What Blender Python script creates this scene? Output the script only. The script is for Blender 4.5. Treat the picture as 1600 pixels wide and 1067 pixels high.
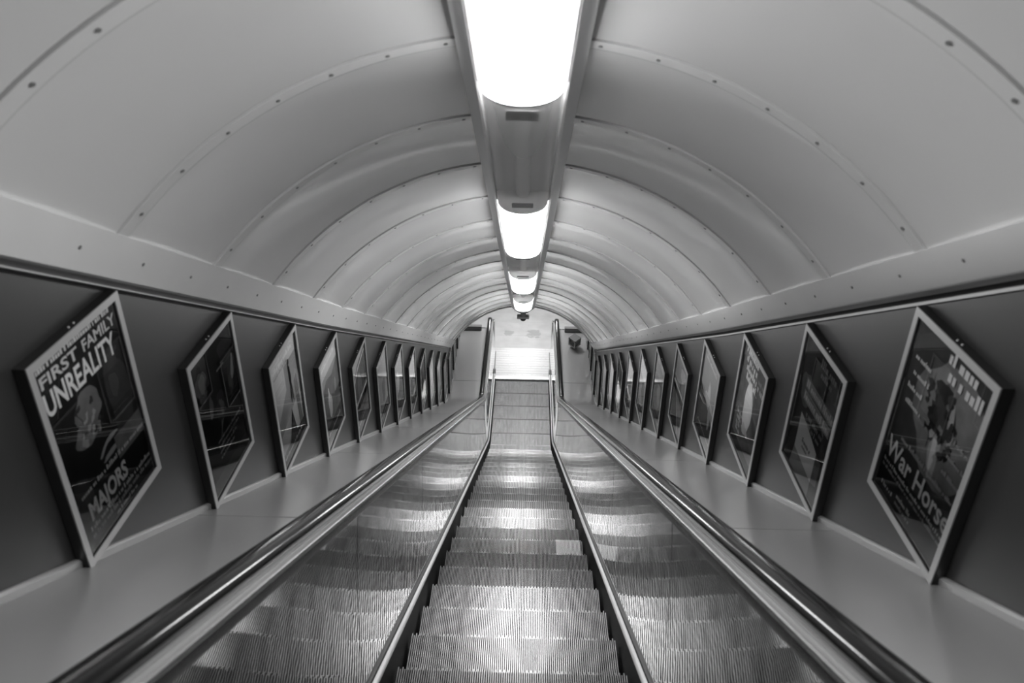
import bpy, bmesh, math, random
from mathutils import Vector, Matrix
random.seed(7)
for _o in list(bpy.data.objects): bpy.data.objects.remove(_o)
scene = bpy.context.scene
R = math.radians
H = 8.15                      # camera height above the lower landing
C30, S30 = math.cos(R(30)), math.sin(R(30))

# ------------------------------------------------------------------ camera
def setup_camera(pitch=28.12, yaw=1.0, roll=0.75):
    p, y, r = R(pitch), R(yaw), R(roll)
    f = Vector((-math.sin(y)*math.cos(p), math.cos(y)*math.cos(p), -math.sin(p)))
    rt = Vector((math.cos(y), math.sin(y), 0)); up = rt.cross(f)
    rt2 = rt*math.cos(r) + up*math.sin(r); up2 = up*math.cos(r) - rt*math.sin(r)
    m = Matrix((rt2, up2, -f)).transposed().to_4x4()
    m.translation = Vector((0.022, 0, H))
    cd = bpy.data.cameras.new('camera'); co = bpy.data.objects.new('camera', cd)
    scene.collection.objects.link(co); co.matrix_world = m
    cd.sensor_width = 36; cd.lens = 1209/1600*36; cd.clip_start = .02
    cd.dof.use_dof = True; cd.dof.focus_distance = 9.0; cd.dof.aperture_fstop = 3.2
    scene.camera = co
setup_camera()
# ------------------------------------------------------------------ world, exposure, lamps of the lower hall
LAMP = 17.0                   # emission of the tunnel lamps
HALL = 50.0                   # emission of the lower hall's ceiling lamps
w = bpy.data.worlds.new('world'); scene.world = w; w.use_nodes = True
w.node_tree.nodes['Background'].inputs[0].default_value = (.35, .35, .35, 1)
w.node_tree.nodes['Background'].inputs[1].default_value = .12
vs = scene.view_settings
vs.view_transform = 'Standard'; vs.look = 'None'; vs.gamma = 1; vs.use_curve_mapping = False; vs.exposure = 0.22

# ------------------------------------------------------------------ materials (all procedural, neutral grey)
M = {}
def mat(name, v, rough=.5, metal=0., spec=.5, var=0., vscale=(6, 6, 6), bump=0., bscale=(40, 40, 40), emit=0., coat=0., rvar=0.):
    m = bpy.data.materials.new(name); m.use_nodes = True
    nt = m.node_tree; b = nt.nodes['Principled BSDF']
    b.inputs['Base Color'].default_value = (v, v, v, 1)
    b.inputs['Roughness'].default_value = rough; b.inputs['Metallic'].default_value = metal
    b.inputs['Specular IOR Level'].default_value = spec
    b.inputs['Coat Weight'].default_value = coat
    def noise(sc, detail=3):
        tc = nt.nodes.new('ShaderNodeTexCoord'); mp = nt.nodes.new('ShaderNodeMapping'); n = nt.nodes.new('ShaderNodeTexNoise')
        mp.inputs['Scale'].default_value = sc; n.inputs['Scale'].default_value = 1; n.inputs['Detail'].default_value = detail
        nt.links.new(tc.outputs['Object'], mp.inputs['Vector']); nt.links.new(mp.outputs[0], n.inputs['Vector'])
        return n
    if var or rvar: n = noise(vscale)
    if var:
        mr = nt.nodes.new('ShaderNodeMapRange'); mr.inputs[1].default_value = .25; mr.inputs[2].default_value = .75
        mr.inputs[3].default_value = v*(1-var); mr.inputs[4].default_value = min(1, v*(1+var))
        nt.links.new(n.outputs[0], mr.inputs[0]); nt.links.new(mr.outputs[0], b.inputs['Base Color'])
    if rvar:
        mr = nt.nodes.new('ShaderNodeMapRange'); mr.inputs[1].default_value = .25; mr.inputs[2].default_value = .75
        mr.inputs[3].default_value = rough*(1-rvar); mr.inputs[4].default_value = min(1, rough*(1+rvar))
        nt.links.new(n.outputs[0], mr.inputs[0]); nt.links.new(mr.outputs[0], b.inputs['Roughness'])
    if bump:
        n2 = noise(bscale, 2); bp = nt.nodes.new('ShaderNodeBump'); bp.inputs['Strength'].default_value = bump; bp.inputs['Distance'].default_value = .01
        nt.links.new(n2.outputs[0], bp.inputs['Height']); nt.links.new(bp.outputs[0], b.inputs['Normal'])
    if emit:
        b.inputs['Emission Color'].default_value = (1, 1, 1, 1); b.inputs['Emission Strength'].default_value = emit
    M[name] = m; return m
mat('vault_enamel', .62, .22, 0, .7, var=.04, vscale=(1.2, 1.2, 1.2), coat=.4)
mat('cornice_paint', .62, .38, 0, .5, var=.05, vscale=(3, 3, 3))
mat('strip_paint', .5, .4)
mat('wall_laminate', .027, .36, 0, .5, var=.06, vscale=(1.5, 1, 1))
mat('wall_gap_shade', .02, .6)
mat('deck_satin', .40, .30, .42, .6, var=.03, vscale=(3, 1, 1))
mat('rubber', .008, .13, 0, .38)
mat('steel_mirror', .37, .025, 1, .5, var=.05, vscale=(1, 6, 1), bump=.013, bscale=(2, 9, 1.2))
mat('steel_satin', .42, .26, 1, .5)
mat('steel_dark', .13, .3, 1)
mat('steel_bright', .80, .22, 1)
mat('bead_white', .85, .4, .1)
mat('skirt_black', .010, .6, 0, .08)
mat('cleat', .47, .34, .85, .5, var=.22, vscale=(26, 3, 3), rvar=.2)
mat('cleat_dim', .30, .40, .85, .5, var=.28, vscale=(30, 3, 3))  # darker copy of cleat: dim reflections put into the colour; risers too
mat('cleat_fresh', .75, .42, .7, .5, var=.1, vscale=(26, 3, 3))
mat('groove', .012, .9, 0, .05)
mat('cleat_side', .10, .5, .5)
mat('plate_steel', .46, .37, .7, .5, var=.10, vscale=(2, 9, 2))
mat('comb', .6, .4, .7)
mat('deck_light', .30, .35, .2)
mat('chrome', .9, .3, 1)
mat('frame_face', .40, .35, .35)
mat('frame_side', .012, .5)
mat('screw', .2, .45, .3)
mat('lamp', .9, .4, 0, .5, emit=LAMP)
mat('hall_lamp', .9, .4, 0, .5, emit=HALL)
mat('trough_metal', .65, .30, .55, .5)
mat('trough_inner', .85, .4, 0)
mat('trough_paint', .9, .35)
mat('plate_grey', .03, .5)
mat('dark_line', .03, .6)
mat('dome_black', .03, .1)
mat('bracket_grey', .4, .4)
mat('hall_wall', .6, .5)
mat('box_grey', .16, .5)
mat('box_edge', .55, .45)
mat('window_dark', .05, .2)
for nm, v in (('ink_black', .012), ('ink_dark', .045), ('ink_mid', .19), ('ink_grey', .40), ('ink_light', .70), ('ink_white', .92)):
    mat(nm, v, .6, 0, .3, var=.3 if v < .4 else .05, vscale=(14, 14, 14))
mat('bolt_white', .5, .4)

def glassy(name, fac, tint=1., rough=.01):
    m = bpy.data.materials.new(name); m.use_nodes = True; nt = m.node_tree; nt.nodes.clear()
    o = nt.nodes.new('ShaderNodeOutputMaterial'); mx = nt.nodes.new('ShaderNodeMixShader')
    t = nt.nodes.new('ShaderNodeBsdfTransparent'); g = nt.nodes.new('ShaderNodeBsdfGlossy'); fr = nt.nodes.new('ShaderNodeFresnel')
    t.inputs[0].default_value = (tint, tint, tint, 1); g.inputs['Roughness'].default_value = rough
    fr.inputs[0].default_value = fac
    nt.links.new(fr.outputs[0], mx.inputs[0]); nt.links.new(t.outputs[0], mx.inputs[1]); nt.links.new(g.outputs[0], mx.inputs[2])
    nt.links.new(mx.outputs[0], o.inputs[0]); M[name] = m
glassy('glazing', 1.45, .99, .012)
def frosted(name, v, fac, rough):
    m = mat(name, v, rough, .35); nt = m.node_tree; b = nt.nodes['Principled BSDF']; b.inputs['Metallic'].default_value = 0; o = nt.nodes['Material Output']
    t = nt.nodes.new('ShaderNodeBsdfTransparent'); mx = nt.nodes.new('ShaderNodeMixShader'); mx.inputs[0].default_value = fac
    nt.links.new(t.outputs[0], mx.inputs[1]); nt.links.new(b.outputs[0], mx.inputs[2]); nt.links.new(mx.outputs[0], o.inputs[0])
frosted('clear_cover', .95, .34, .2)

# pale hall floor with tile joints and two damp stains
def floor_mat():
    m = bpy.data.materials.new('hall_floor'); m.use_nodes = True; nt = m.node_tree; b = nt.nodes['Principled BSDF']
    tc = nt.nodes.new('ShaderNodeTexCoord'); n = nt.nodes.new('ShaderNodeTexNoise'); n.inputs['Scale'].default_value = 3
    nt.links.new(tc.outputs['Object'], n.inputs['Vector'])
    prev = None
    base = nt.nodes.new('ShaderNodeMapRange'); base.inputs[1].default_value = .3; base.inputs[2].default_value = .7
    base.inputs[3].default_value = .44; base.inputs[4].default_value = .54
    nt.links.new(n.outputs[0], base.inputs[0]); prev = base.outputs[0]
    for (cx, cy, rx, ry) in ((.24, 15.63, .17, .24), (-.33, 15.66, .12, .2)):
        sep = nt.nodes.new('ShaderNodeVectorMath'); sep.operation = 'SUBTRACT'; sep.inputs[1].default_value = (cx, cy, 0)
        nt.links.new(tc.outputs['Object'], sep.inputs[0])
        sc = nt.nodes.new('ShaderNodeVectorMath'); sc.operation = 'MULTIPLY'; sc.inputs[1].default_value = (1/rx, 1/ry, 0)
        nt.links.new(sep.outputs[0], sc.inputs[0])
        ln = nt.nodes.new('ShaderNodeVectorMath'); ln.operation = 'LENGTH'; nt.links.new(sc.outputs[0], ln.inputs[0])
        n2 = nt.nodes.new('ShaderNodeTexNoise'); n2.inputs['Scale'].default_value = 7; nt.links.new(tc.outputs['Object'], n2.inputs['Vector'])
        ad = nt.nodes.new('ShaderNodeMath'); ad.operation = 'MULTIPLY_ADD'; ad.inputs[1].default_value = 2.2; nt.links.new(n2.outputs[0], ad.inputs[0]); nt.links.new(ln.outputs['Value'], ad.inputs[2])
        mr = nt.nodes.new('ShaderNodeMapRange'); mr.inputs[1].default_value = 1.75; mr.inputs[2].default_value = 2.0; mr.inputs[3].default_value = .68; mr.inputs[4].default_value = 1
        nt.links.new(ad.outputs[0], mr.inputs[0])
        mu = nt.nodes.new('ShaderNodeMath'); mu.operation = 'MULTIPLY'; nt.links.new(prev, mu.inputs[0]); nt.links.new(mr.outputs[0], mu.inputs[1]); prev = mu.outputs[0]
    nt.links.new(prev, b.inputs['Base Color']); b.inputs['Roughness'].default_value = .4
    M['hall_floor'] = m
floor_mat()

# ------------------------------------------------------------------ helpers
COL = scene.collection
def tag(o, label=None, cat=None, group=None, kind=None):
    if label: o['label'] = label
    if cat: o['category'] = cat
    if group: o['group'] = group
    if kind: o['kind'] = kind
    return o
def empty(name, loc, rot=None):
    o = bpy.data.objects.new(name, None); COL.objects.link(o); o.empty_display_size = .1
    o.matrix_world = Matrix.Translation(loc) @ (rot.to_4x4() if rot else Matrix())
    return o
class MB:
    """collects geometry for ONE mesh object"""
    def __init__(s): s.v, s.f, s.m, s.mats = [], [], [], []
    def slot(s, name):
        if name not in s.mats: s.mats.append(name)
        return s.mats.index(name)
    def add(s, verts, faces, m):
        k = len(s.v); s.v += [tuple(v) for v in verts]; i = s.slot(m)
        for f in faces: s.f.append([a+k for a in f]); s.m.append(i)
    def box(s, x0, y0, z0, x1, y1, z1, m, T=None):
        v = [Vector((x, y, z)) for z in (z0, z1) for y in (y0, y1) for x in (x0, x1)]
        if T: v = [T(*p) for p in v]
        s.add(v, [(0, 2, 3, 1), (4, 5, 7, 6), (0, 1, 5, 4), (2, 6, 7, 3), (0, 4, 6, 2), (1, 3, 7, 5)], m)
    def prism(s, pts, z0, z1, m, T=None):
        n = len(pts); v = [Vector((x, y, z0)) for x, y in pts] + [Vector((x, y, z1)) for x, y in pts]
        if T: v = [T(*p) for p in v]
        s.add(v, [list(range(n))[::-1], list(range(n, 2*n))] + [(i, (i+1) % n, n+(i+1) % n, n+i) for i in range(n)], m)
    def cyl(s, c, axis, r, h, m, seg=10, r2=None):
        a = Vector(axis).normalized(); t = a.orthogonal().normalized(); b = a.cross(t); c = Vector(c); r2 = r if r2 is None else r2
        v = [c + (t*math.cos(2*math.pi*i/seg)+b*math.sin(2*math.pi*i/seg))*r for i in range(seg)]
        v += [c + a*h + (t*math.cos(2*math.pi*i/seg)+b*math.sin(2*math.pi*i/seg))*r2 for i in range(seg)]
        s.add(v, [list(range(seg))[::-1], list(range(seg, 2*seg))] + [(i, (i+1) % seg, seg+(i+1) % seg, seg+i) for i in range(seg)], m)
    def strip(s, rings, m, closed=False, caps=False):
        """rings: list of lists of points (same length)"""
        n = len(rings[0]); v = [p for r in rings for p in r]; f = []
        for i in range(len(rings)-1):
            for j in range(n if closed else n-1):
                a, b = i*n+j, i*n+(j+1) % n
                f.append((a, b, b+n, a+n))
        if caps: f += [list(range(n))[::-1], list(range((len(rings)-1)*n, len(rings)*n))]
        s.add(v, f, m)
    def build(s, name, parent=None, origin=None, smooth=35, recalc=True, local=False):
        me = bpy.data.meshes.new(name); 
        inv = None
        vs_ = [Vector(p) for p in s.v]
        if parent is not None and not local:
            inv = parent_world(parent).inverted(); vs_ = [inv @ p for p in vs_]
        elif origin is not None: vs_ = [p - Vector(origin) for p in vs_]
        me.from_pydata(vs_, [], s.f)
        for k in s.mats: me.materials.append(M[k])
        me.polygons.foreach_set('material_index', s.m)
        if recalc:
            b = bmesh.new(); b.from_mesh(me); bmesh.ops.recalc_face_normals(b, faces=b.faces); b.to_mesh(me); b.free()
        if smooth:
            me.polygons.foreach_set('use_smooth', [True]*len(me.polygons)); me.set_sharp_from_angle(angle=R(smooth))
        me.update()
        o = bpy.data.objects.new(name, me); COL.objects.link(o)
        if parent is not None: o.parent = parent
        elif origin is not None: o.location = origin
        return o
def parent_world(o):
    m = o.matrix_basis.copy()
    while o.parent: o = o.parent; m = o.matrix_basis @ m
    return m
def copy_part(o, parent):
    c = o.copy(); COL.objects.link(c); c.parent = parent; return c

# incline frame: X right, S down the slope, U perpendicular to the slope (camera at S=U=0)
def T(x, s, u): return Vector((x, s*C30 + u*S30, H - s*S30 + u*C30))
UN = -1.412                                    # plane of the step noses
SB = ((H + UN/C30)/math.tan(R(30)) - UN*S30)/C30  # where it meets the landing
RAD = 1.5; TL = RAD*math.tan(R(15)); ARC = RAD*R(30)
def path(s):
    """nose path: (Y, Z, tangent angle)"""
    if s < SB-TL: p = T(0, s, UN); return p.y, p.z, -R(30)
    p0 = T(0, SB-TL, UN); a = (s-(SB-TL))/RAD
    if s < SB-TL+ARC:
        th = -R(30)+a
        cy, cz = p0.y + RAD*S30, p0.z + RAD*C30
        return cy + RAD*math.sin(th), cz - RAD*math.cos(th), th
    cy = p0.y + RAD*S30
    return cy + (s-(SB-TL+ARC)), 0., 0.
def s_of_Y(Y): return SB-TL+ARC + Y-(T(0, SB-TL, UN).y+RAD*S30)
def PT(x, s, h):
    y, z, th = path(s); return Vector((x, y - h*math.sin(th), z + h*math.cos(th)))
def samples(s0, s1, coarse=1.0):
    out = [s0]; a0, a1 = SB-TL, SB-TL+ARC
    s = s0
    while s < s1-1e-6:
        st = coarse if (s < a0-1e-6 or s >= a1-1e-6) else ARC/10
        n = s+st
        if s < a0-1e-6 < n: n = a0
        if s < a1-1e-6 < n and s >= a0-1e-6: n = a1
        s = min(n, s1); out.append(s)
    return out
def sweep(mb, prof, s0, s1, m, closed=True, caps=True, sx=1, coarse=1.0):
    """profile points are (x, u) in incline coordinates"""
    mb.strip([[PT(sx*x, s, u-UN) for x, u in prof] for s in samples(s0, s1, coarse)], m, closed, caps and closed)
S0 = -3.2                                       # upper end of what is built (behind the camera)

# ------------------------------------------------------------------ the setting: vault
VR, VC = 1.46, -.465
_T = T
def TV(x, s, u):                               # the vault runs slightly flatter than the escalator in its lower half
    return _T(x, s, u + .0085*max(0., s-5.0))
def vs_list(a, b): return [a] + [q for q in (5.0,) if a < q < b] + [b]
RING = .719; RS = 2.285; SEND = 13.55
ceiling_mb = MB()
rings = []
for s in vs_list(S0, SEND):
    th = [R(-62+124*i/40) for i in range(41)]
    rings.append([TV((VR+.03)*math.sin(t), s, VC+(VR+.03)*math.cos(t)) for t in th] + [TV((VR+.10)*math.sin(t), s, VC+(VR+.10)*math.cos(t)) for t in reversed(th)])
ceiling_mb.strip(rings, 'strip_paint', True, True)
ceiling = ceiling_mb.build('ceiling', origin=(0, 0, 0))
tag(ceiling, 'pale curved tunnel vault of enamelled panels over the escalator', 'ceiling', kind='structure')
t0, t1 = math.asin(.17/VR), math.asin(1.225/VR)
k0 = math.floor((S0-RS)/RING)+1
edges = [S0] + [RS + RING*k for k in range(k0, 40) if RS+RING*k < SEND-.05] + [SEND]
for i in range(len(edges)-1):
    a, b = edges[i], edges[i+1]
    for sg in (-1, 1):
        mb = MB(); N = 26
        first = i > 0
        st = [(a+.002, .014), (a+.003, .0), (a+.055, .0), (a+.058, .004), (a+.075, .006)] + [(a+.075+(b-a-.08)*q/10, .006+.011*math.sin(math.pi*q/10)) for q in range(1, 11)] + [(b-.003, .016)]
        rg = []
        for s, d in st:
            rg.append([TV(sg*(VR+d)*math.sin(t0+(t1-t0)*j/N), s, VC+(VR+d)*math.cos(t0+(t1-t0)*j/N)) for j in range(N+1)])
        mb.strip(rg, 'vault_enamel')
        p = mb.build('ceiling_panel', ceiling, smooth=50, recalc=True)
        if first:
            sc = MB()
            for q in range(9):
                t = t0 + .045 + q*.1235
                if t > t1-.05: break
                c = TV(sg*VR*math.sin(t), a+.032, VC+VR*math.cos(t)); ax = TV(-sg*math.sin(t), 0, -math.cos(t))-TV(0, 0, 0)
                sc.cyl(c-ax*.003, ax, .0065, .006, 'screw', 8)
            sc.build('screw_row', p, smooth=0)
# end ring trim of the vault
mb = MB(); rg = []
for q in range(41):
    t = R(-57+114*q/40)
    rg.append([TV((VR+d)*math.sin(t), s, VC+(VR+d)*math.cos(t)) for d, s in ((-.004, SEND-.01), (-.004, SEND+.09), (.02, SEND+.10), (.10, SEND+.10), (.10, SEND-.01))])
mb.strip(rg, 'cornice_paint', True, True)
tag(mb.build('trim_1', origin=(0, 0, 0)), 'pale arched edge trim closing the lower end of the vault', 'trim', kind='structure')

# cornices
for nm, sg, bot in (('trim_2', -1, .245), ('trim_3', 1, .268)):
    mb = MB(); pr = [(1.194, .370), (1.250, bot), (1.262, bot-.006), (1.275, bot), (1.36, .46), (1.30, .46), (1.208, .374)]
    mb.strip([[TV(sg*x, s, u) for x, u in pr] for s in vs_list(S0, SEND+.12)], 'cornice_paint', True, True)
    o = mb.build(nm, origin=(0, 0, 0))
    tag(o, 'pale screwed cornice band along the top of the %s wall' % ('left' if sg < 0 else 'right'), 'trim', kind='structure')
    sc = MB(); s = 1.05
    while s < SEND:
        for ds, du in ((0, 0),):
            c = TV(sg*1.222, s+ds, (.370+bot)/2); ax = TV(-sg*.93, 0, -.35)-TV(0, 0, 0)
            if ds == 0 or int(s*10) % 3 == 0: sc.cyl(c-ax*.004, ax, .0055, .007, 'screw', 8)
        s += .36
    sc.build('screw_row', o, smooth=0)

# side walls (solid slabs whose lower edge follows the escalator's outer deck)
WX = 1.31; WEND = 14.55
for nm, sg in (('wall_left', -1), ('wall_right', 1)):
    low = [PT(0, s, -.645-UN-.06) for s in samples(S0, s_of_Y(WEND))]
    up_ = [Vector((0, WEND, 2.62)), Vector((0, TV(0, SEND, .40).y, 2.62)), TV(0, SEND, .40), TV(0, 5, .40), TV(0, S0, .40)]
    pts = [(p.y, p.z) for p in low] + [(p.y, p.z) for p in up_]
    mb = MB(); mb.prism(pts, 0, .12, 'wall_laminate', lambda y, z, x: Vector((sg*(WX+x), y, z)))
    tag(mb.build(nm, origin=(0, 0, 0), smooth=0), 'dark laminate wall lined with framed posters on the %s' % ('left' if sg < 0 else 'right'), 'wall', kind='structure')
    # light edge strip along the top of the wall
    mb = MB(); tp = .250 if sg < 0 else .238; tk = .028 if sg < 0 else .010; pj = .022 if sg < 0 else .008
    mb.strip([[TV(sg*x, s, u) for x, u in ((WX+.02, tp), (WX-pj, tp), (WX-pj, tp-tk), (WX+.02, tp-tk))] for s in vs_list(S0, SEND)], 'strip_paint' if sg < 0 else 'frame_face', True, True)
    tag(mb.build('trim_4' if sg < 0 else 'trim_5', origin=(0, 0, 0), smooth=0), 'thin light edging strip under the %s cornice' % ('left' if sg < 0 else 'right'), 'trim', kind='structure')
    # near-black strip painting in the shade behind the cornice
    mb = MB(); pr = [(WX-.006, bot_ := .32), (WX-.006, tp+.001), (WX+.01, tp+.001), (WX+.01, .32)]
    mb.strip([[TV(sg*x, s, u) for x, u in pr] for s in vs_list(S0, SEND)], 'wall_gap_shade', True, True)
    tag(mb.build('trim_6' if sg < 0 else 'trim_7', origin=(0, 0, 0), smooth=0), 'near-black strip painted as the shade between cornice and %s wall' % ('left' if sg < 0 else 'right'), 'trim', kind='structure')
    # baseboard where wall meets the deck
    mb = MB(); sweep(mb, [(WX+.01, -.638), (WX-.014, -.638), (WX-.018, -.612), (WX-.010, -.606), (WX+.01, -.606)], S0, s_of_Y(14.35), 'deck_satin', sx=sg)
    tag(mb.build('baseboard_left' if sg < 0 else 'baseboard_right', origin=(0, 0, 0)), 'narrow light strip between %s wall and sloping deck' % ('left' if sg < 0 else 'right'), 'baseboard', kind='structure')

# lower hall
COMBY = 13.62
mb = MB(); mb.box(-3.2, 14.93, -.12, 3.2, 24, 0, 'hall_floor')
for y in (15.55, 16.22, 16.9, 17.6): mb.box(-3.2, y-.006, -.002, 3.2, y+.006, .0012, 'strip_paint')
for x in (-.72, .72, -2.1, 2.1): mb.box(x-.005, 14.93, -.002, x+.005, 24, .0012, 'strip_paint')
tag(mb.build('floor', origin=(0, 0, 0), smooth=0), 'pale tiled floor of the lower hall with two damp stains', 'floor', kind='structure')
mb = MB(); mb.box(-3.2, 24, -.12, 3.2, 24.1, 3.1, 'hall_wall')
tag(mb.build('wall_back', origin=(0, 0, 0), smooth=0), 'pale end wall of the lower hall', 'wall', kind='structure')
for nm, sg in (('wall_hall_left', -1), ('wall_hall_right', 1)):
    mb = MB(); mb.box(sg*3.2, WEND, -.12, sg*3.3, 24, 3.1, 'hall_wall'); mb.box(sg*(WX+.12), WEND-.1, -.12, sg*3.3, WEND, 3.1, 'hall_wall')
    tag(mb.build(nm, origin=(0, 0, 0), smooth=0), 'pale side wall of the lower hall', 'wall', kind='structure')
mb = MB(); mb.box(-3.3, 11.9, 3.1, 3.3, 24.1, 3.2, 'hall_wall')
tag(mb.build('ceiling_hall', origin=(0, 0, 0), smooth=0), 'pale flat ceiling of the lower hall', 'ceiling', kind='structure')
for y in (14.95, 19.6):
    hl = empty("hall_light", (0, y, 3.098))
    tag(hl, 'flush ceiling lamp of the lower hall beyond the vault', 'light', 'hall ceiling lamps')
    mb = MB(); mb.box(-.7, y-.22, 3.04, .7, y+.22, 3.098, 'trough_metal'); mb.build('housing', hl, smooth=0)
    mb = MB(); mb.box(-.66, y-.18, 3.03, .66, y+.18, 3.0395, 'hall_lamp'); mb.build('diffuser', hl, smooth=0)

# ------------------------------------------------------------------ light trough along the crown
mb = MB()
for sg in (-1, 1):
    mb.strip([[TV(sg*x, s, u) for x, u in ((.205, .985), (.20, .962), (.188, .955), (.156, .925), (.150, .925), (.150, .905), (.142, .905), (.142, .985))] for s in vs_list(S0, SEND-.02)], 'trough_paint', True, True)
    mb.strip([[TV(sg*x, s, u) for x, u in ((.1575, .9285), (.163, .9325), (.1615, .9345), (.156, .931))] for s in vs_list(S0, SEND-.02)], 'dark_line', True, True)
mb.strip([[TV(x, s, u) for x, u in ((-.15, .94), (.15, .94), (.15, .975), (-.15, .975))] for s in vs_list(S0, SEND-.02)], 'trough_inner', True, True)
tag(mb.build('trim_8', origin=(0, 0, 0)), 'continuous flanged lamp trough along the crown of the vault', 'trim', kind='structure')
def bulge(n=14, wx=.130, top=.898, dep=.078, sh=0.):
    return [(wx*math.cos(math.pi*i/n)*(1-sh), top - dep*math.sin(math.pi*i/n)**.8*(1-sh)) for i in range(n+1)]
def lamp(s0, s1, label):
    t = empty('tunnel_light', TV(0, (s0+s1)/2, .9)); tag(t, label, 'light', 'strip lamps along the crown of the vault')
    pr = bulge(); mb = MB()
    n = len(pr)
    mb.strip([[TV(x, s, u) for x, u in pr] for s in (s0, s1)], 'lamp')
    mb.build('diffuser', t)
    mb = MB()
    for sg in (-1, 1): mb.strip([[TV(sg*x, s, u) for x, u in ((.130, .9), (.1335, .894), (.142, .897), (.142, .915), (.130, .915))] for s in (s0, s1)], 'trough_paint', True, True)
    mb.build('side_rail', t)
    mb = MB(); mb.box(-.141, s0-.018, .9005, .141, s1+.018, .938, 'trough_metal', TV); mb.build('leak_block', t, smooth=0)  # unseen tray added over the diffuser to stop light leaking upward
    # uphill end closed by a disc, downhill end an open collar
    mb = MB(); mb.strip([[TV(x, q, u) for x, u in [(.1405, .9395)] + [(a*1.03, c-.003) for a, c in pr] + [(-.1405, .9395)]] for q in (s0-.018, s0)], 'trough_metal', True, True); mb.build('end_band', t)
    mb = MB(); mb.strip([[TV(x, q, u) for x, u in [(a*1.03, c-.003) for a, c in pr] + [(a*.985, c+.001) for a, c in reversed(pr)]] for q in (s1, s1+.018)], 'trough_metal', True, True); mb.build('end_band', t)
    return t
def cover(s0, s1, label):
    t = empty('trough_cover', TV(0, (s0+s1)/2, .9)); tag(t, label, 'light cover', 'unlit clear covers between the strip lamps')
    pr = bulge(); mb = MB()
    mb.strip([[TV(x, s, u) for x, u in pr] for s in (s0+.019, s1-.019)], 'clear_cover'); mb.build('clear_shell', t)
    mb = MB(); mb.strip([[TV(x*.30, s, u+.02) for x, u in bulge(10, .12, .915, .035)] for s in (s0+.06, s1-.03)], 'trough_inner', True, True); mb.build('reflector', t)
    for q in (s0+.09, s1-.20):
        mb = MB(); mb.box(-.055, q, .831, .055, q+.10, .835, 'plate_grey', TV); mb.build('end_plate', t, smooth=0)
    return t
LL = [(.78, 2.40), (4.12, 5.86), (7.42, 9.02), (10.55, 12.25)]
for (a, b), lb in zip(LL, ('nearest and largest lit strip lamp, at the top of the picture', 'second lit strip lamp down the vault, beyond the first long unlit cover', 'third lit strip lamp down the vault, small in the middle', 'farthest and smallest lit strip lamp, just above the dark dome camera')):
    lamp(a, b, lb)
cover(-1.0, .78, 'unlit clear cover overhead, above the nearest lit lamp')
for i, lb in enumerate(('large unlit clear cover between nearest and second lit lamps, with grey end plates', 'unlit clear cover between second and third lit lamps', 'small unlit clear cover between third and farthest lit lamps')):
    cover(LL[i][1], LL[i+1][0], lb)
mb = MB(); pr = bulge(14, .134, .90, .082); mb.strip([[TV(x, s, u) for x, u in pr] for s in (12.27, 12.75)], 'trough_metal', True, True)
tag(mb.build('trough_end_cap', origin=TV(0, 12.5, .9)), 'grey end cap closing the lamp trough above the dome camera', 'end cap')
# dome camera
cam = empty('dome_camera', TV(0.0, 12.9, .80)); tag(cam, 'small dark dome security camera under the end of the lamp trough', 'security camera')
c = TV(0.0, 12.9, .80)
mb = MB(); mb.cyl(c+Vector((0, 0, -.02)), (0, 0, 1), .045, .15, 'bracket_grey', 16); mb.build('mount', cam)
mb = MB(); mb.box(c.x-.10, c.y-.05, c.z-.05, c.x+.10, c.y+.05, c.z-.01, 'bracket_grey'); mb.build('base_plate', cam)
mb = MB(); rg = []
for i in range(7):
    a = R(90*i/6*.98); rg.append([c + Vector((0.055*math.cos(a)*math.cos(2*math.pi*j/20), 0.055*math.cos(a)*math.sin(2*math.pi*j/20), -.051-.06*math.sin(a))) for j in range(20)])
mb.strip(rg, 'dome_black', True, True); mb.build('dome', cam)

# ------------------------------------------------------------------ escalator
esc = empty('escalator', (0, COMBY, 0))
tag(esc, 'long steel escalator running down the tunnel to the lower hall', 'escalator')
HW = .535                      # half width of a step
SKX = .550
NEW_Y = 14.55                  # centre of the newel ends
s_end = s_of_Y(NEW_Y)
PITCH = .4600
# one step: tread with cleats, riser
def make_step(cleat, name='step', fresh=False):
    st = empty(name, (0, 0, 0)); st.parent = esc
    n = 104; p = 2*HW/n
    mb = MB(); L = .452
    mb.box(-HW, -L, -.05, HW, -.004, -.013, 'groove')
    for i in range(n):
        x = -HW + (i+.5)*p; wd = p*.215
        a = 0 if (i % 2 == 0) else -.012
        mb.add([(x-wd*1.15, -L, -.014), (x+wd*1.15, -L, -.014), (x-wd, -L, 0), (x+wd, -L, 0),
                (x-wd*1.15, a, -.014), (x+wd*1.15, a, -.014), (x-wd, a, 0), (x+wd, a, 0)],
               [(2, 3, 7, 6), (4, 6, 7, 5)], cleat)
        k = len(mb.v)-8; q = mb.slot('cleat_side')
        for f in ((0, 2, 6, 4), (1, 5, 7, 3), (0, 1, 3, 2)): mb.f.append([k+e for e in f]); mb.m.append(q)
    tr = mb.build('tread', st, smooth=0, recalc=False, local=True)
    mb = MB()
    mb.strip([[Vector((x, y, z)) for y, z in ((-.012, -.014), (-.014, -.10), (-.026, -.18), (-.05, -.25), (-.08, -.25), (-.05, -.10), (-.04, -.02))] for x in (-HW, HW)], 'cleat_dim', True, True)
    mb.build('riser', st, local=True)
    if fresh:
        mb = MB()
        for i in range(int(n*.80), int(n*.985)):
            x = -HW + (i+.5)*p; mb.box(x-p*.30, -L+.01, -.006, x+p*.30, -.001, .0012, 'cleat_fresh')
        o = mb.build('tread_insert', st, smooth=0, local=True); o['label'] = 'lighter replacement tread insert at the right end'
    return st
SA = 5.955                     # nose of one step on the slope
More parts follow.
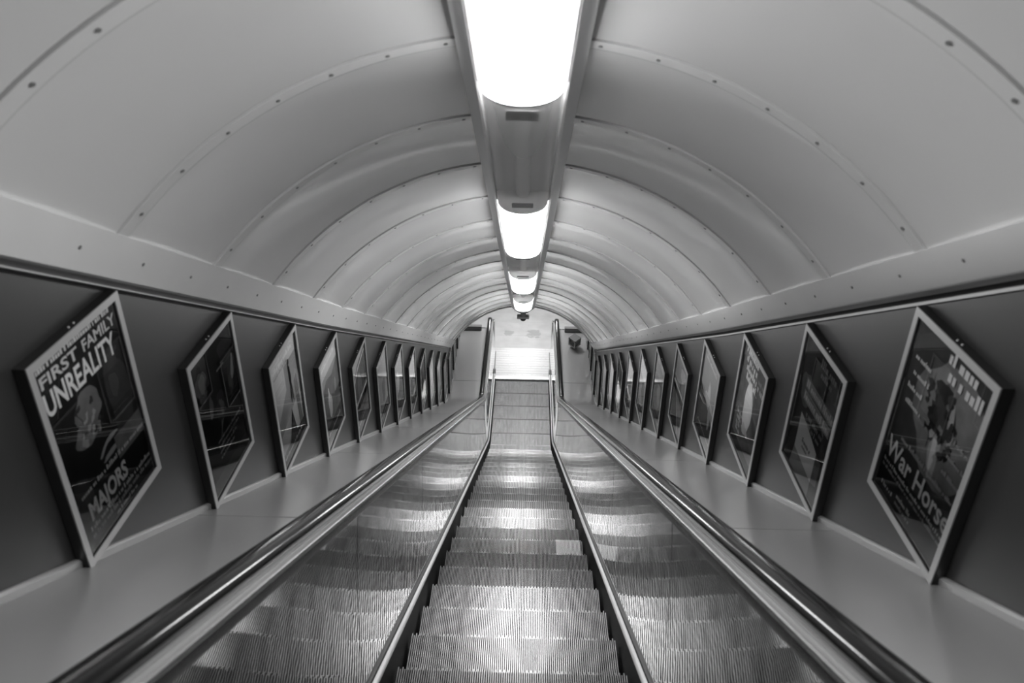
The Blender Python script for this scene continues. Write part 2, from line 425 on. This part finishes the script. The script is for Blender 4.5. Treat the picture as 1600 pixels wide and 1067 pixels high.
s_list = []; k = -18
while True:
    s = SA + PITCH*k
    if path(s)[0] > COMBY + .30: break
    if s > -2.6: s_list.append(s)
    k += 1
protos = [make_step('cleat'), make_step('cleat_dim'), make_step('cleat', fresh=True)]
used = [False]*3
for i, s in enumerate(s_list):
    rel = round((s-SA)/PITCH)
    pi = 2 if rel == 1 else (1 if path(s)[2] > -R(20) or rel in (-1, 0, 2, 5, 6, 10, 11) else 0)  # landing and banded steps get the darker copy in place of dimmer reflections
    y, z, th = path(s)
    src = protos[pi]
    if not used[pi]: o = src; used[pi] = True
    else:
        o = src.copy(); COL.objects.link(o); o.parent = esc
        for ch in list(src.children): copy_part(ch, o)
    o.location = Vector((0, y, z)) - esc.location

for sg in (-1, 1):
    # skirt with its light bead
    mb = MB(); sweep(mb, [(SKX, -1.72), (SKX, -1.318), (SKX+.012, -1.318), (SKX+.012, -1.72)], S0, s_of_Y(COMBY+.25), 'skirt_black', sx=sg); mb.build('skirt', esc)
    mb = MB(); sweep(mb, [(SKX-.001, -1.322), (SKX-.001, -1.308), (SKX+.004, -1.303), (SKX+.018, -1.303), (SKX+.018, -1.322)], S0, s_of_Y(COMBY+.02), 'bead_white', sx=sg); mb.build('skirt_bead', esc)
    mb = MB(); sweep(mb, [(SKX+.0202, -1.320), (SKX+.0202, -1.308), (SKX+.030, -1.272), (SKX+.05, -1.272), (SKX+.05, -1.320)], S0, s_end, 'steel_dark', sx=sg); mb.build('skirt_cover', esc)
    # inner panels in lengths
    PB, PTp = (SKX+.031, -1.2715), (.623, -.603)
    ss = [S0] + [1.12+1.965*q for q in range(-2, 20)]; ss = [q for q in ss if q >= S0 and q < s_end-.8] + [s_end]
    for a, b in zip(ss[:-1], ss[1:]):
        mb = MB(); pr = [PB] + [(PB[0]+(PTp[0]-PB[0])*(2*q/10-(q/10)**2), PB[1]+(PTp[1]-PB[1])*q/10) for q in range(1, 10)] + [PTp, (PTp[0]+.02, PTp[1]), (PB[0]+.025, PB[1])]
        sweep(mb, pr, a+.004, b-.004, 'steel_mirror', sx=sg); mb.build('inner_panel', esc)
    mb = MB(); sweep(mb, [(.628, -1.27), (.634, -1.27), (.652, -.61), (.646, -.61)], S0, s_end, 'dark_line', sx=sg); mb.build('panel_backing', esc)
    # balustrade deck: inner cheek, nosing, handrail guide
    pr = [(.621, -.607), (.623, -.600), (.629, -.580), (.630, -.573), (.630, -.60)]
    mb = MB(); sweep(mb, [(.6205, -.6025), (.6225, -.599), (.6285, -.580), (.640, -.580), (.640, -.62), (.6245, -.62), (.6245, -.6025)], S0, s_end, 'steel_satin', sx=sg, coarse=2)
    sweep(mb, [(.640, -.5735), (.661, -.5745), (.6625, -.566), (.747, -.566), (.749, -.60), (.749, -.66), (.648, -.66), (.640, -.60)], S0, s_end, 'deck_light', sx=sg, coarse=2); mb.build('balustrade_deck', esc)
    mb = MB(); sweep(mb, [(.6282, -.5798), (.6285, -.573), (.6305, -.569), (.634, -.5675), (.6375, -.569), (.6398, -.573), (.6398, -.5798)], S0, s_end, 'chrome', sx=sg, coarse=2); mb.build('nosing', esc)
    # outer deck panels in lengths
    ss = [S0] + [3.17+2.32*q for q in range(-3, 20)]; ss = [q for q in ss if S0 <= q < s_of_Y(14.0)] + [s_of_Y(14.35)]
    for a, b in zip(ss[:-1], ss[1:]):
        mb = MB(); sweep(mb, [(.750, -.640), (.750, -.70), (1.308, -.70), (1.308, -.637), (1.30, -.634), (.758, -.634)], a+.0045, b-.0045, 'deck_satin', sx=sg); mb.build('outer_deck', esc)
    mb = MB(); sweep(mb, [(.76, -.645), (1.30, -.645), (1.30, -.69), (.76, -.69)], S0, s_of_Y(14.34), 'dark_line', sx=sg); mb.build('deck_frame', esc)
    mb = MB(); z = -.634-UN; mb.box(sg*.86, 14.24, z, sg*1.3, 14.34, z+.09, 'box_grey'); mb.build('deck_end_stop', esc, smooth=0)
    mb = MB(); mb.box(sg*.742, 14.352, 0, sg*1.308, 14.40, z, 'steel_satin'); mb.build('deck_end_plate', esc, smooth=0)
    # newel end: D-shaped panel and deck
    hT = -.566-UN; yc = NEW_Y; rr = hT/2; n = 18
    D = [(yc, .03), (yc, hT-.006)] + [(yc+rr*math.sin(math.pi*i/n), hT/2+rr*math.cos(math.pi*i/n)) for i in range(1, n)]
    mb = MB(); mb.prism([(y, max(z, .0)) for y, z in D], .612, .628, 'steel_satin', lambda y, z, x: Vector((sg*x, y, z))); mb.build('newel_panel', esc)
    mb = MB(); mb.strip([[Vector((sg*x, yc+(rr+d)*math.sin(math.pi*i/n), rr+(rr+d)*math.cos(math.pi*i/n))) for x, d in ((.628, 0), (.735, 0), (.735, -.04), (.628, -.04))] for i in range(n+1)], 'steel_satin', True, True); mb.build('newel_band', esc)
    # handrail: rounded rubber section along the path, round the newel and back
    hc = -.566-UN
    sec = [(.664+x, h) for x, h in ((.003, .001), (0, .012), (.001, .021), (.006, .030), (.014, .0360), (.026, .0395), (.043, .0415), (.060, .0408), (.073, .038), (.081, .032), (.085, .023), (.085, .010), (.082, .001))]
    rg = []
    for s in samples(S0, s_end, 2): rg.append([PT(sg*x, s, hc+h) for x, h in sec])
    for i in range(1, n+1):
        a = math.pi*i/n
        rg.append([Vector((sg*x, yc+(rr+h)*math.sin(a), rr+(rr+h)*math.cos(a))) for x, h in sec])
    mb = MB(); mb.strip(rg, 'rubber', True, True); o = mb.build('handrail', esc, smooth=60); o['label'] = 'black polished rubber handrail'

# comb and landing plates
mb = MB(); pr = [(COMBY, .004), (COMBY+.02, .012), (COMBY+.11, .016), (COMBY+.11, -.05), (COMBY, -.02)]
mb.strip([[Vector((x, y, z)) for y, z in pr] for x in (-SKX, SKX)], 'comb', True, True)
for i in range(52):
    x = -HW+(i*2+1)*2*HW/104; mb.box(x-.003, COMBY-.03, -.004, x+.003, COMBY+.01, .006, 'comb')
mb.build('comb', esc)
ys = [COMBY+.112, COMBY+.52, COMBY+.92, 14.925]
for q, (a, b) in enumerate(zip(ys[:-1], ys[1:])):
    mb = MB(); mb.box(-.60, a, -.05, .60, b-.006, .014, 'plate_steel')
    for j in range(1, 4): mb.box(-.60, a+(b-a)*j/4-.003, .0135, .60, a+(b-a)*j/4+.003, .0148, 'screw')
    for x in (-.55, -.3, -.15, .0, .2, .45, .55): mb.cyl((x, a+.05, .0135), (0, 0, 1), .007, .002, 'screw', 8); mb.cyl((x*.9, b-.06, .0135), (0, 0, 1), .007, .002, 'screw', 8)
    mb.build('landing_plate', esc, smooth=0)

# ------------------------------------------------------------------ box standing on the right deck
zd = -.634-UN
bx = empty('equipment_box', (1.03, 13.62, zd)); tag(bx, 'small cube-shaped grey metal box with dark side windows on the right deck by the newel', 'box')
Mx = Matrix.Translation((1.03, 13.62, zd+.055)) @ Matrix.Rotation(R(17), 4, 'X') @ Matrix.Rotation(R(45), 4, 'Z')
def bt(x, y, z): return Mx @ Vector((x, y, z))
a = .088; hh = .185
mb = MB(); mb.box(-a+.008, -a+.008, .0, a-.008, a-.008, hh, 'window_dark', bt); mb.build('core', bx, smooth=0)
mb = MB(); mb.box(-a, -a, hh, a, a, hh+.012, 'box_grey', bt); mb.build('lid', bx, smooth=0)
mb = MB(); mb.box(-a, -a, -.004, a, a, .03, 'box_edge', bt)
for x in (-a, a-.02):
    for y in (-a, a-.02): mb.box(x, y, .03, x+.02, y+.02, hh, 'box_edge', bt)
for s in (-1, 1):
    mb.box(min(s*a, s*(a-.012)), -a, hh-.018, max(s*a, s*(a-.012)), a, hh, 'box_edge', bt); mb.box(-a, min(s*a, s*(a-.012)), hh-.018, a, max(s*a, s*(a-.012)), hh, 'box_edge', bt)
mb.build('frame', bx, smooth=0)
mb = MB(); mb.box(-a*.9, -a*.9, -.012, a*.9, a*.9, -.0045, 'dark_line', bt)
mb.prism([(-.06, 0), (.06, 0), (.06, .02), (-.06, .07)], -.05, .05, 'dark_line', lambda y, z, x: Vector((1.03+x, 13.62+y, zd+z))); mb.build('foot_shadow', bx, smooth=0)  # wedge foot coloured near-black as the shadow beneath the box

# ------------------------------------------------------------------ framed posters
PW, PH = .502, .700; FB = .024
def text_mesh(s, size, bold=0.):
    cu = bpy.data.curves.new('t', 'FONT'); cu.body = s; cu.size = size; cu.offset = bold; cu.resolution_u = 3
    o = bpy.data.objects.new('t', cu); COL.objects.link(o)
    dg = bpy.context.evaluated_depsgraph_get(); me = o.evaluated_get(dg).to_mesh()
    v = [tuple(p.co) for p in me.vertices]; f = [tuple(p.vertices) for p in me.polygons]
    o.evaluated_get(dg).to_mesh_clear(); bpy.data.objects.remove(o); bpy.data.curves.remove(cu)
    return v, f
class Print(MB):
    def __init__(s): super().__init__(); s.z = .0015
    def lay(s): s.z += .00012; return s.z
    def poly(s, pts, m): z = s.lay(); s.add([(x, y, z) for x, y in pts], [list(range(len(pts)))], m)
    def rect(s, x0, y0, x1, y1, m): s.poly([(x0, y0), (x1, y0), (x1, y1), (x0, y1)], m)
    def ell(s, cx, cy, rx, ry, m, rot=0, wob=0, seed=1):
        rd = random.Random(seed); ph = [rd.uniform(0, 6.28) for _ in range(3)]; pts = []
        for i in range(28):
            t = 2*math.pi*i/28; k = 1+wob*(math.sin(3*t+ph[0])+.6*math.sin(5*t+ph[1])+.4*math.sin(8*t+ph[2]))
            x, y = rx*k*math.cos(t), ry*k*math.sin(t); pts.append((cx+x*math.cos(rot)-y*math.sin(rot), cy+x*math.sin(rot)+y*math.cos(rot)))
        s.poly(pts, m)
    def text(s, t, x, y, size, m, width=None, bold=.0, shear=0.):
        v, f = text_mesh(t, size, bold); k = 1
        if width: k = width/max(p[0] for p in v)
        z = s.lay(); s.add([(x+p[0]*k+p[1]*shear, y+p[1], z) for p in v], f, m)
    def words(s, x, y, wd, h, m, seed=1):
        """a line of print too small to read: broken strokes"""
        rd = random.Random(seed); z = s.lay(); q = x
        while q < x+wd:
            l = h*rd.uniform(.25, .6); hh = h*rd.choice((.62, .62, .7, 1))
            s.add([(q, y, z), (q+l, y, z), (q+l, y+hh, z), (q, y+hh, z)], [(0, 1, 2, 3)], m)
            q += l + h*rd.choice((.14, .14, .14, .5))
X0, X1, Y0, Y1 = FB, PW-FB, FB, PH-FB
def art_left_a(p):
    p.rect(X0, Y0, X1, Y1, 'ink_black'); p.ell(.40, .38, .07, .16, 'ink_dark', 0, .1, 4); p.ell(.09, .20, .045, .07, 'ink_dark', 0, .1, 3)
    p.words(.05, .648, .40, .020, 'ink_light', 3)
    p.text('FIRST', .05, .600, .052, 'ink_light', .20, .0012); p.text('FAMILY', .275, .600, .052, 'ink_light', .20, .0012)
    p.text('UNREALITY', .045, .515, .10, 'ink_white', .40, .0025)
    p.ell(.225, .44, .072, .06, 'ink_mid', 0, .07, 5); p.ell(.19, .375, .066, .048, 'ink_mid', .3, .07, 6)
    for q in range(26):
        rd = random.Random(700+q); p.ell(.21+rd.uniform(-.055, .065), .41+rd.uniform(-.07, .07), rd.uniform(.008, .02), rd.uniform(.006, .014), rd.choice(('ink_grey', 'ink_grey', 'ink_dark', 'ink_mid')), rd.uniform(0, 3), .15, 700+q)
    for q in range(4): p.ell(.235+.02*q, .272+.014*q-.006*q*q*.5, .034, .0065, 'ink_grey', .55-.15*q, .1, 8+q)
    p.ell(.27, .243, .05, .010, 'ink_grey', .1, .1, 9)
    p.rect(.30, .19, X1, .275, 'ink_mid'); p.words(.07, .205, .42, .018, 'ink_light', 13)
    p.text('MAJORS', .085, .115, .085, 'ink_white', .24, .003)
    p.words(.07, .085, .40, .018, 'ink_light', 11); p.words(.07, .06, .40, .018, 'ink_grey', 12); p.words(.21, .036, .14, .014, 'ink_light', 14)
def art_left_b(p):
    p.rect(X0, Y0, X1, Y1, 'ink_black'); p.ell(.12, .54, .055, .07, 'ink_mid', 0, .12, 2); p.ell(.13, .55, .03, .045, 'ink_grey', 0, .12, 22); p.ell(.40, .56, .08, .07, 'ink_dark', .3, .15, 3)
    p.ell(.17, .41, .02, .05, 'ink_mid', -.2, .1, 4); p.ell(.27, .37, .055, .06, 'ink_dark', .2, .15, 5); p.ell(.27, .36, .02, .04, 'ink_mid', .2, .2, 51)
    p.ell(.40, .43, .022, .10, 'ink_dark', -.15, .12, 6); p.ell(.44, .46, .016, .06, 'ink_grey', -.3, .1, 61); p.rect(.28, .52, .36, .53, 'ink_grey')
    for q, y in enumerate((.225, .198, .172, .145)): p.words(.17, y, .28-.04*q, .015, 'ink_grey', 20+q)
    p.rect(X0, Y0, X1, .09, 'ink_dark')
def art_left_c(p):
    p.rect(X0, Y0, X1, Y1, 'ink_grey'); p.poly([(X0, Y0), (X1, Y0), (X1, .30), (X0, .2)], 'ink_light'); p.rect(X0, .56, X1, Y1, 'ink_light')
    p.poly([(.07, .30), (.25, .42), (.25, .60), (.07, .60)], 'ink_light'); p.words(.06, .60, .36, .03, 'ink_white', 30); p.words(.06, .565, .25, .022, 'ink_grey', 31)
    p.ell(.33, .46, .02, .075, 'ink_black', .04, .1, 3); p.ell(.33, .55, .016, .018, 'ink_dark'); p.ell(.318, .35, .011, .06, 'ink_dark', -.06); p.ell(.345, .35, .011, .06, 'ink_dark', .06)
    p.poly([(.40, .10), (.46, .10), (.44, .42), (.38, .40)], 'ink_mid'); p.poly([(.20, .09), (.34, .09), (.29, .27)], 'ink_dark'); p.rect(X0, Y0, X1, .10, 'ink_dark'); p.words(.08, .055, .34, .02, 'ink_light', 33)
def art_left_d(p):
    p.rect(X0, Y0, X1, Y1, 'ink_mid'); p.rect(X0, .46, X1, Y1, 'ink_grey'); p.rect(X0, .54, X1, Y1, 'ink_light')
    p.poly([(X0, .44), (.18, .50), (.32, .47), (X1, .53), (X1, .40), (X0, .38)], 'ink_mid')
    p.ell(.22, .29, .045, .10, 'ink_light', .1, .1, 4); p.ell(.21, .37, .012, .06, 'ink_white', .1); p.ell(.38, .36, .02, .05, 'ink_grey', -.2, .1, 3)
    p.words(.08, .60, .34, .03, 'ink_white', 40); p.rect(X0, Y0, X1, .16, 'ink_dark'); p.words(.10, .09, .32, .025, 'ink_light', 41)
def art_left_e(p):
    p.rect(X0, Y0, X1, Y1, 'ink_mid'); p.poly([(X0, .50), (.2, .60), (X1, .64), (X1, Y1), (X0, Y1)], 'ink_light'); p.poly([(X0, .48), (.2, .575), (X1, .62), (X1, .60), (.2, .55), (X0, .455)], 'ink_white')
    p.ell(.25, .36, .075, .15, 'ink_grey', .1, .06, 7); p.poly([(.30, Y0), (.42, Y0), (X1, .40), (X1, .48)], 'ink_dark'); p.rect(X0, Y0, X1, .14, 'ink_grey'); p.words(.08, .08, .3, .03, 'ink_white', 50)
def art_right_a(p):
    p.rect(X0, Y0, X1, Y1, 'ink_dark'); p.ell(.30, .44, .19, .20, 'ink_mid', .2, .08, 2); p.rect(X0, Y0, X1, .16, 'ink_black')
    p.ell(.27, .46, .07, .10, 'ink_dark', .1, .12, 4); p.ell(.245, .54, .05, .02, 'ink_black', .1, .1, 14); p.ell(.225, .40, .03, .08, 'ink_black', 0, .15, 15); p.ell(.33, .46, .016, .07, 'ink_grey', .25, .1, 5); p.ell(.29, .33, .030, .08, 'ink_grey', .1, .1, 6); p.ell(.285, .33, .014, .06, 'ink_light', .1, .1, 66); p.ell(.22, .33, .024, .055, 'ink_mid', .1, .1, 6)
    for q in range(24):
        rd = random.Random(900+q); p.ell(.26+rd.uniform(-.09, .10), .43+rd.uniform(-.11, .11), rd.uniform(.008, .022), rd.uniform(.008, .02), rd.choice(('ink_dark', 'ink_black', 'ink_mid', 'ink_grey')), rd.uniform(0, 3), .15, 900+q)
    p.words(.23, .625, .16, .045, 'ink_light', 60); p.words(.25, .575, .19, .045, 'ink_light', 61)
    for q in range(4): p.words(.055+.012*(q % 2), .545-.052*q, .10, .018, 'ink_light', 62+q)
    for q in range(4): p.words(.36, .43-.055*q, .11, .016, 'ink_grey', 67+q)
    p.words(.11, .262, .27, .018, 'ink_grey', 72)
    p.text('War Horse', .045, .17, .105, 'ink_white', .43, .002)
    p.words(.045, .14, .43, .015, 'ink_light', 73); p.words(.045, .118, .43, .013, 'ink_grey', 76); p.words(.18, .075, .10, .018, 'ink_light', 74); p.words(.18, .05, .10, .016, 'ink_grey', 77); p.words(.07, .055, .08, .016, 'ink_light', 75)
def art_right_b(p):
    p.rect(X0, Y0, X1, Y1, 'ink_dark'); p.ell(.40, .53, .08, .09, 'ink_mid', 0, .12, 3); p.ell(.12, .43, .07, .08, 'ink_mid', 0, .1, 31); p.words(.21, .60, .17, .04, 'ink_grey', 80); p.words(.23, .56, .13, .032, 'ink_grey', 86)
    p.rect(.10, .435, .43, .487, 'ink_grey'); p.words(.11, .445, .31, .036, 'ink_white', 81); p.rect(.10, .375, .43, .427, 'ink_grey'); p.words(.11, .385, .31, .036, 'ink_white', 82)
    p.words(.17, .325, .20, .03, 'ink_grey', 84); p.words(.19, .29, .16, .024, 'ink_grey', 85)
    p.poly([(.12, .13), (.36, .10), (.36, .25), (.30, .27), (.20, .30), (.12, .315)], 'ink_white'); p.poly([(.36, .10), (.42, .12), (.42, .24), (.36, .25)], 'ink_mid'); p.words(.19, .20, .10, .025, 'ink_mid', 83); p.words(.20, .175, .07, .018, 'ink_mid', 87)
    p.poly([(.10, Y0), (.36, Y0), (.36, .10), (.12, .13)], 'ink_grey')
def art_right_c(p):
    p.rect(X0, Y0, X1, Y1, 'ink_mid')
    for q in range(4): p.words(.06+.02*q, .62-.048*q, .22, .042, 'ink_white', 90+q)
    p.rect(.31, .48, .45, .62, 'ink_mid'); p.words(.33, .565, .13, .03, 'ink_grey', 97); p.words(.33, .52, .14, .045, 'ink_light', 95)
    p.ell(.235, .34, .08, .155, 'ink_white', .03, .05, 7); p.ell(.24, .20, .06, .03, 'ink_light', 0, .2, 71)
    for q in range(4): p.words(.07+.005*q, .225-.036*q, .085, .03, 'ink_light', 100+q)
    p.rect(X0, Y0, X1, .08, 'ink_dark')
def art_right_d(p):
    p.rect(X0, Y0, X1, Y1, 'ink_grey'); p.poly([(X0, Y0), (X1, Y0), (X1, .24), (X0, .38)], 'ink_dark'); p.ell(.28, .36, .13, .03, 'ink_light', -.15, .08, 3); p.poly([(.22, .38), (.24, .50), (.28, .48), (.32, .37)], 'ink_light'); p.ell(.33, .26, .03, .09, 'ink_grey', .15, .1, 8)
    p.words(.08, .6, .3, .03, 'ink_light', 110); p.words(.06, .09, .36, .024, 'ink_grey', 111)
def art_right_e(p):
    p.rect(X0, Y0, X1, Y1, 'ink_grey'); p.poly([(X0, Y0), (.30, Y0), (.12, .36), (X0, .40)], 'ink_black'); p.poly([(.30, Y0), (.33, Y0), (.12, .40), (.11, .37)], 'ink_white'); p.ell(.30, .56, .10, .05, 'ink_light', .3, .1, 3); p.ell(.33, .42, .05, .12, 'ink_light', .1, .1, 2)
def art_plain(a, b, c, seed):
    def f(p):
        rd = random.Random(seed); p.rect(X0, Y0, X1, Y1, a); p.rect(X0, rd.uniform(.35, .5), X1, Y1, b)
        p.ell(rd.uniform(.2, .33), rd.uniform(.28, .4), .08, .12, c, rd.uniform(-.3, .3), .1, seed); p.words(.08, .6, .3, .035, 'ink_white', seed); p.rect(X0, Y0, X1, .12, 'ink_dark'); p.words(.1, .06, .28, .02, 'ink_light', seed+1)
    return f
def make_poster(loc, sg, art, label):
    rot = Matrix(((0, 0, -sg), (-sg, 0, 0), (0, 1, 0))) if sg > 0 else Matrix(((0, 0, 1), (1, 0, 0), (0, 1, 0)))
    t = empty('framed_poster', loc, rot); tag(t, label, 'poster', 'framed posters on the %s wall' % ('left' if sg < 0 else 'right'))
    dz = .036
    mb = MB()
    for (x0, y0, x1, y1) in ((0, 0, PW, FB), (0, PH-FB, PW, PH), (0, FB, FB, PH-FB), (PW-FB, FB, PW, PH-FB)): mb.box(x0, y0, dz-.004, x1, y1, dz, 'frame_face')
    o = mb.build('frame_face', t, smooth=0, local=True); o['label'] = 'light aluminium front of the frame'
    mb = MB(); g = .0015
    for (x0, y0, x1, y1) in ((-g, -g, PW+g, .012), (-g, PH-.012, PW+g, PH+g), (-g, .012, .012, PH-.012), (PW-.012, .012, PW+g, PH-.012)): mb.box(x0, y0, 0, x1, y1, dz-.0042, 'frame_side')
    o = mb.build('frame_side', t, smooth=0, local=True); o['label'] = 'black sides of the frame'
    p = Print(); p.box(.013, .013, .004, PW-.013, PH-.013, .018, 'ink_mid'); p.z = .0185; art(p); o = p.build('print', t, smooth=0, recalc=False, local=True)
    mb = MB(); mb.add([(FB-.004, FB-.004, dz-.006), (PW-FB+.004, FB-.004, dz-.006), (PW-FB+.004, PH-FB+.004, dz-.006), (FB-.004, PH-FB+.004, dz-.006)], [(0, 1, 2, 3)], 'glazing'); mb.build('glass', t, smooth=0, recalc=False, local=True)
    mb = MB()
    for q in (-.014, .014): mb.cyl((PW*.5+q, PH+.001, .022), (0, 1, 0), .0032, .005, 'bolt_white', 8)
    mb.build('bolts', t, smooth=0, local=True)
    return t
ORD = ('first', 'second', 'third', 'fourth', 'fifth', 'sixth', 'seventh', 'eighth', 'ninth', 'tenth', 'eleventh', 'twelfth', 'thirteenth', 'fourteenth', 'last')
LA = [(art_left_a, 'nearest framed poster on the left wall, black print with big white headline lettering'), (art_left_b, 'dark, nearly black framed poster, second on the left wall'), (art_left_c, 'pale framed poster with a small dark standing figure, third on the left wall'),
      (art_left_d, 'grey framed poster with pale upright shape, fourth on the left wall'), (art_left_e, 'framed poster with a bright curved sweep at its top, fifth on the left wall')]
RA = [(art_right_a, 'nearest framed poster on the right wall, with large War Horse lettering'), (art_right_b, 'framed poster with a white packet and two headline bars, second on the right wall'), (art_right_c, 'framed poster with a tall white oval, third on the right wall'),
      (art_right_d, 'grey framed poster with a pale boat-like shape, fourth on the right wall'), (art_right_e, 'framed poster with a black corner and white diagonal line, fifth on the right wall')]
tones = [('ink_mid', 'ink_grey', 'ink_light'), ('ink_grey', 'ink_light', 'ink_mid'), ('ink_light', 'ink_light', 'ink_grey')]
zmin = -.634-UN + .03
for sg, A, y0, dy in ((-1, LA, 1.687, .834), (1, RA, 1.733, .836)):
    for k in range(15):
        ya = y0 + .024 + dy*k; u = -.036 if sg < 0 else -.030
        s = (ya - u*S30)/C30; zt = H - s*S30 + u*C30; zb = max(zt-PH, zmin)
        if k < 5: art, lb = A[k]
        else:
            art = art_plain(*tones[(k+(1 if sg > 0 else 0)) % 3], seed=200+k*3+(50 if sg > 0 else 0))
            lb = 'small framed poster seen almost edge-on, %s from the top on the %s wall' % (ORD[k], 'left' if sg < 0 else 'right')
        make_poster(Vector((sg*(WX-.002), ya if sg < 0 else ya+PW, zb)), sg, art, lb)
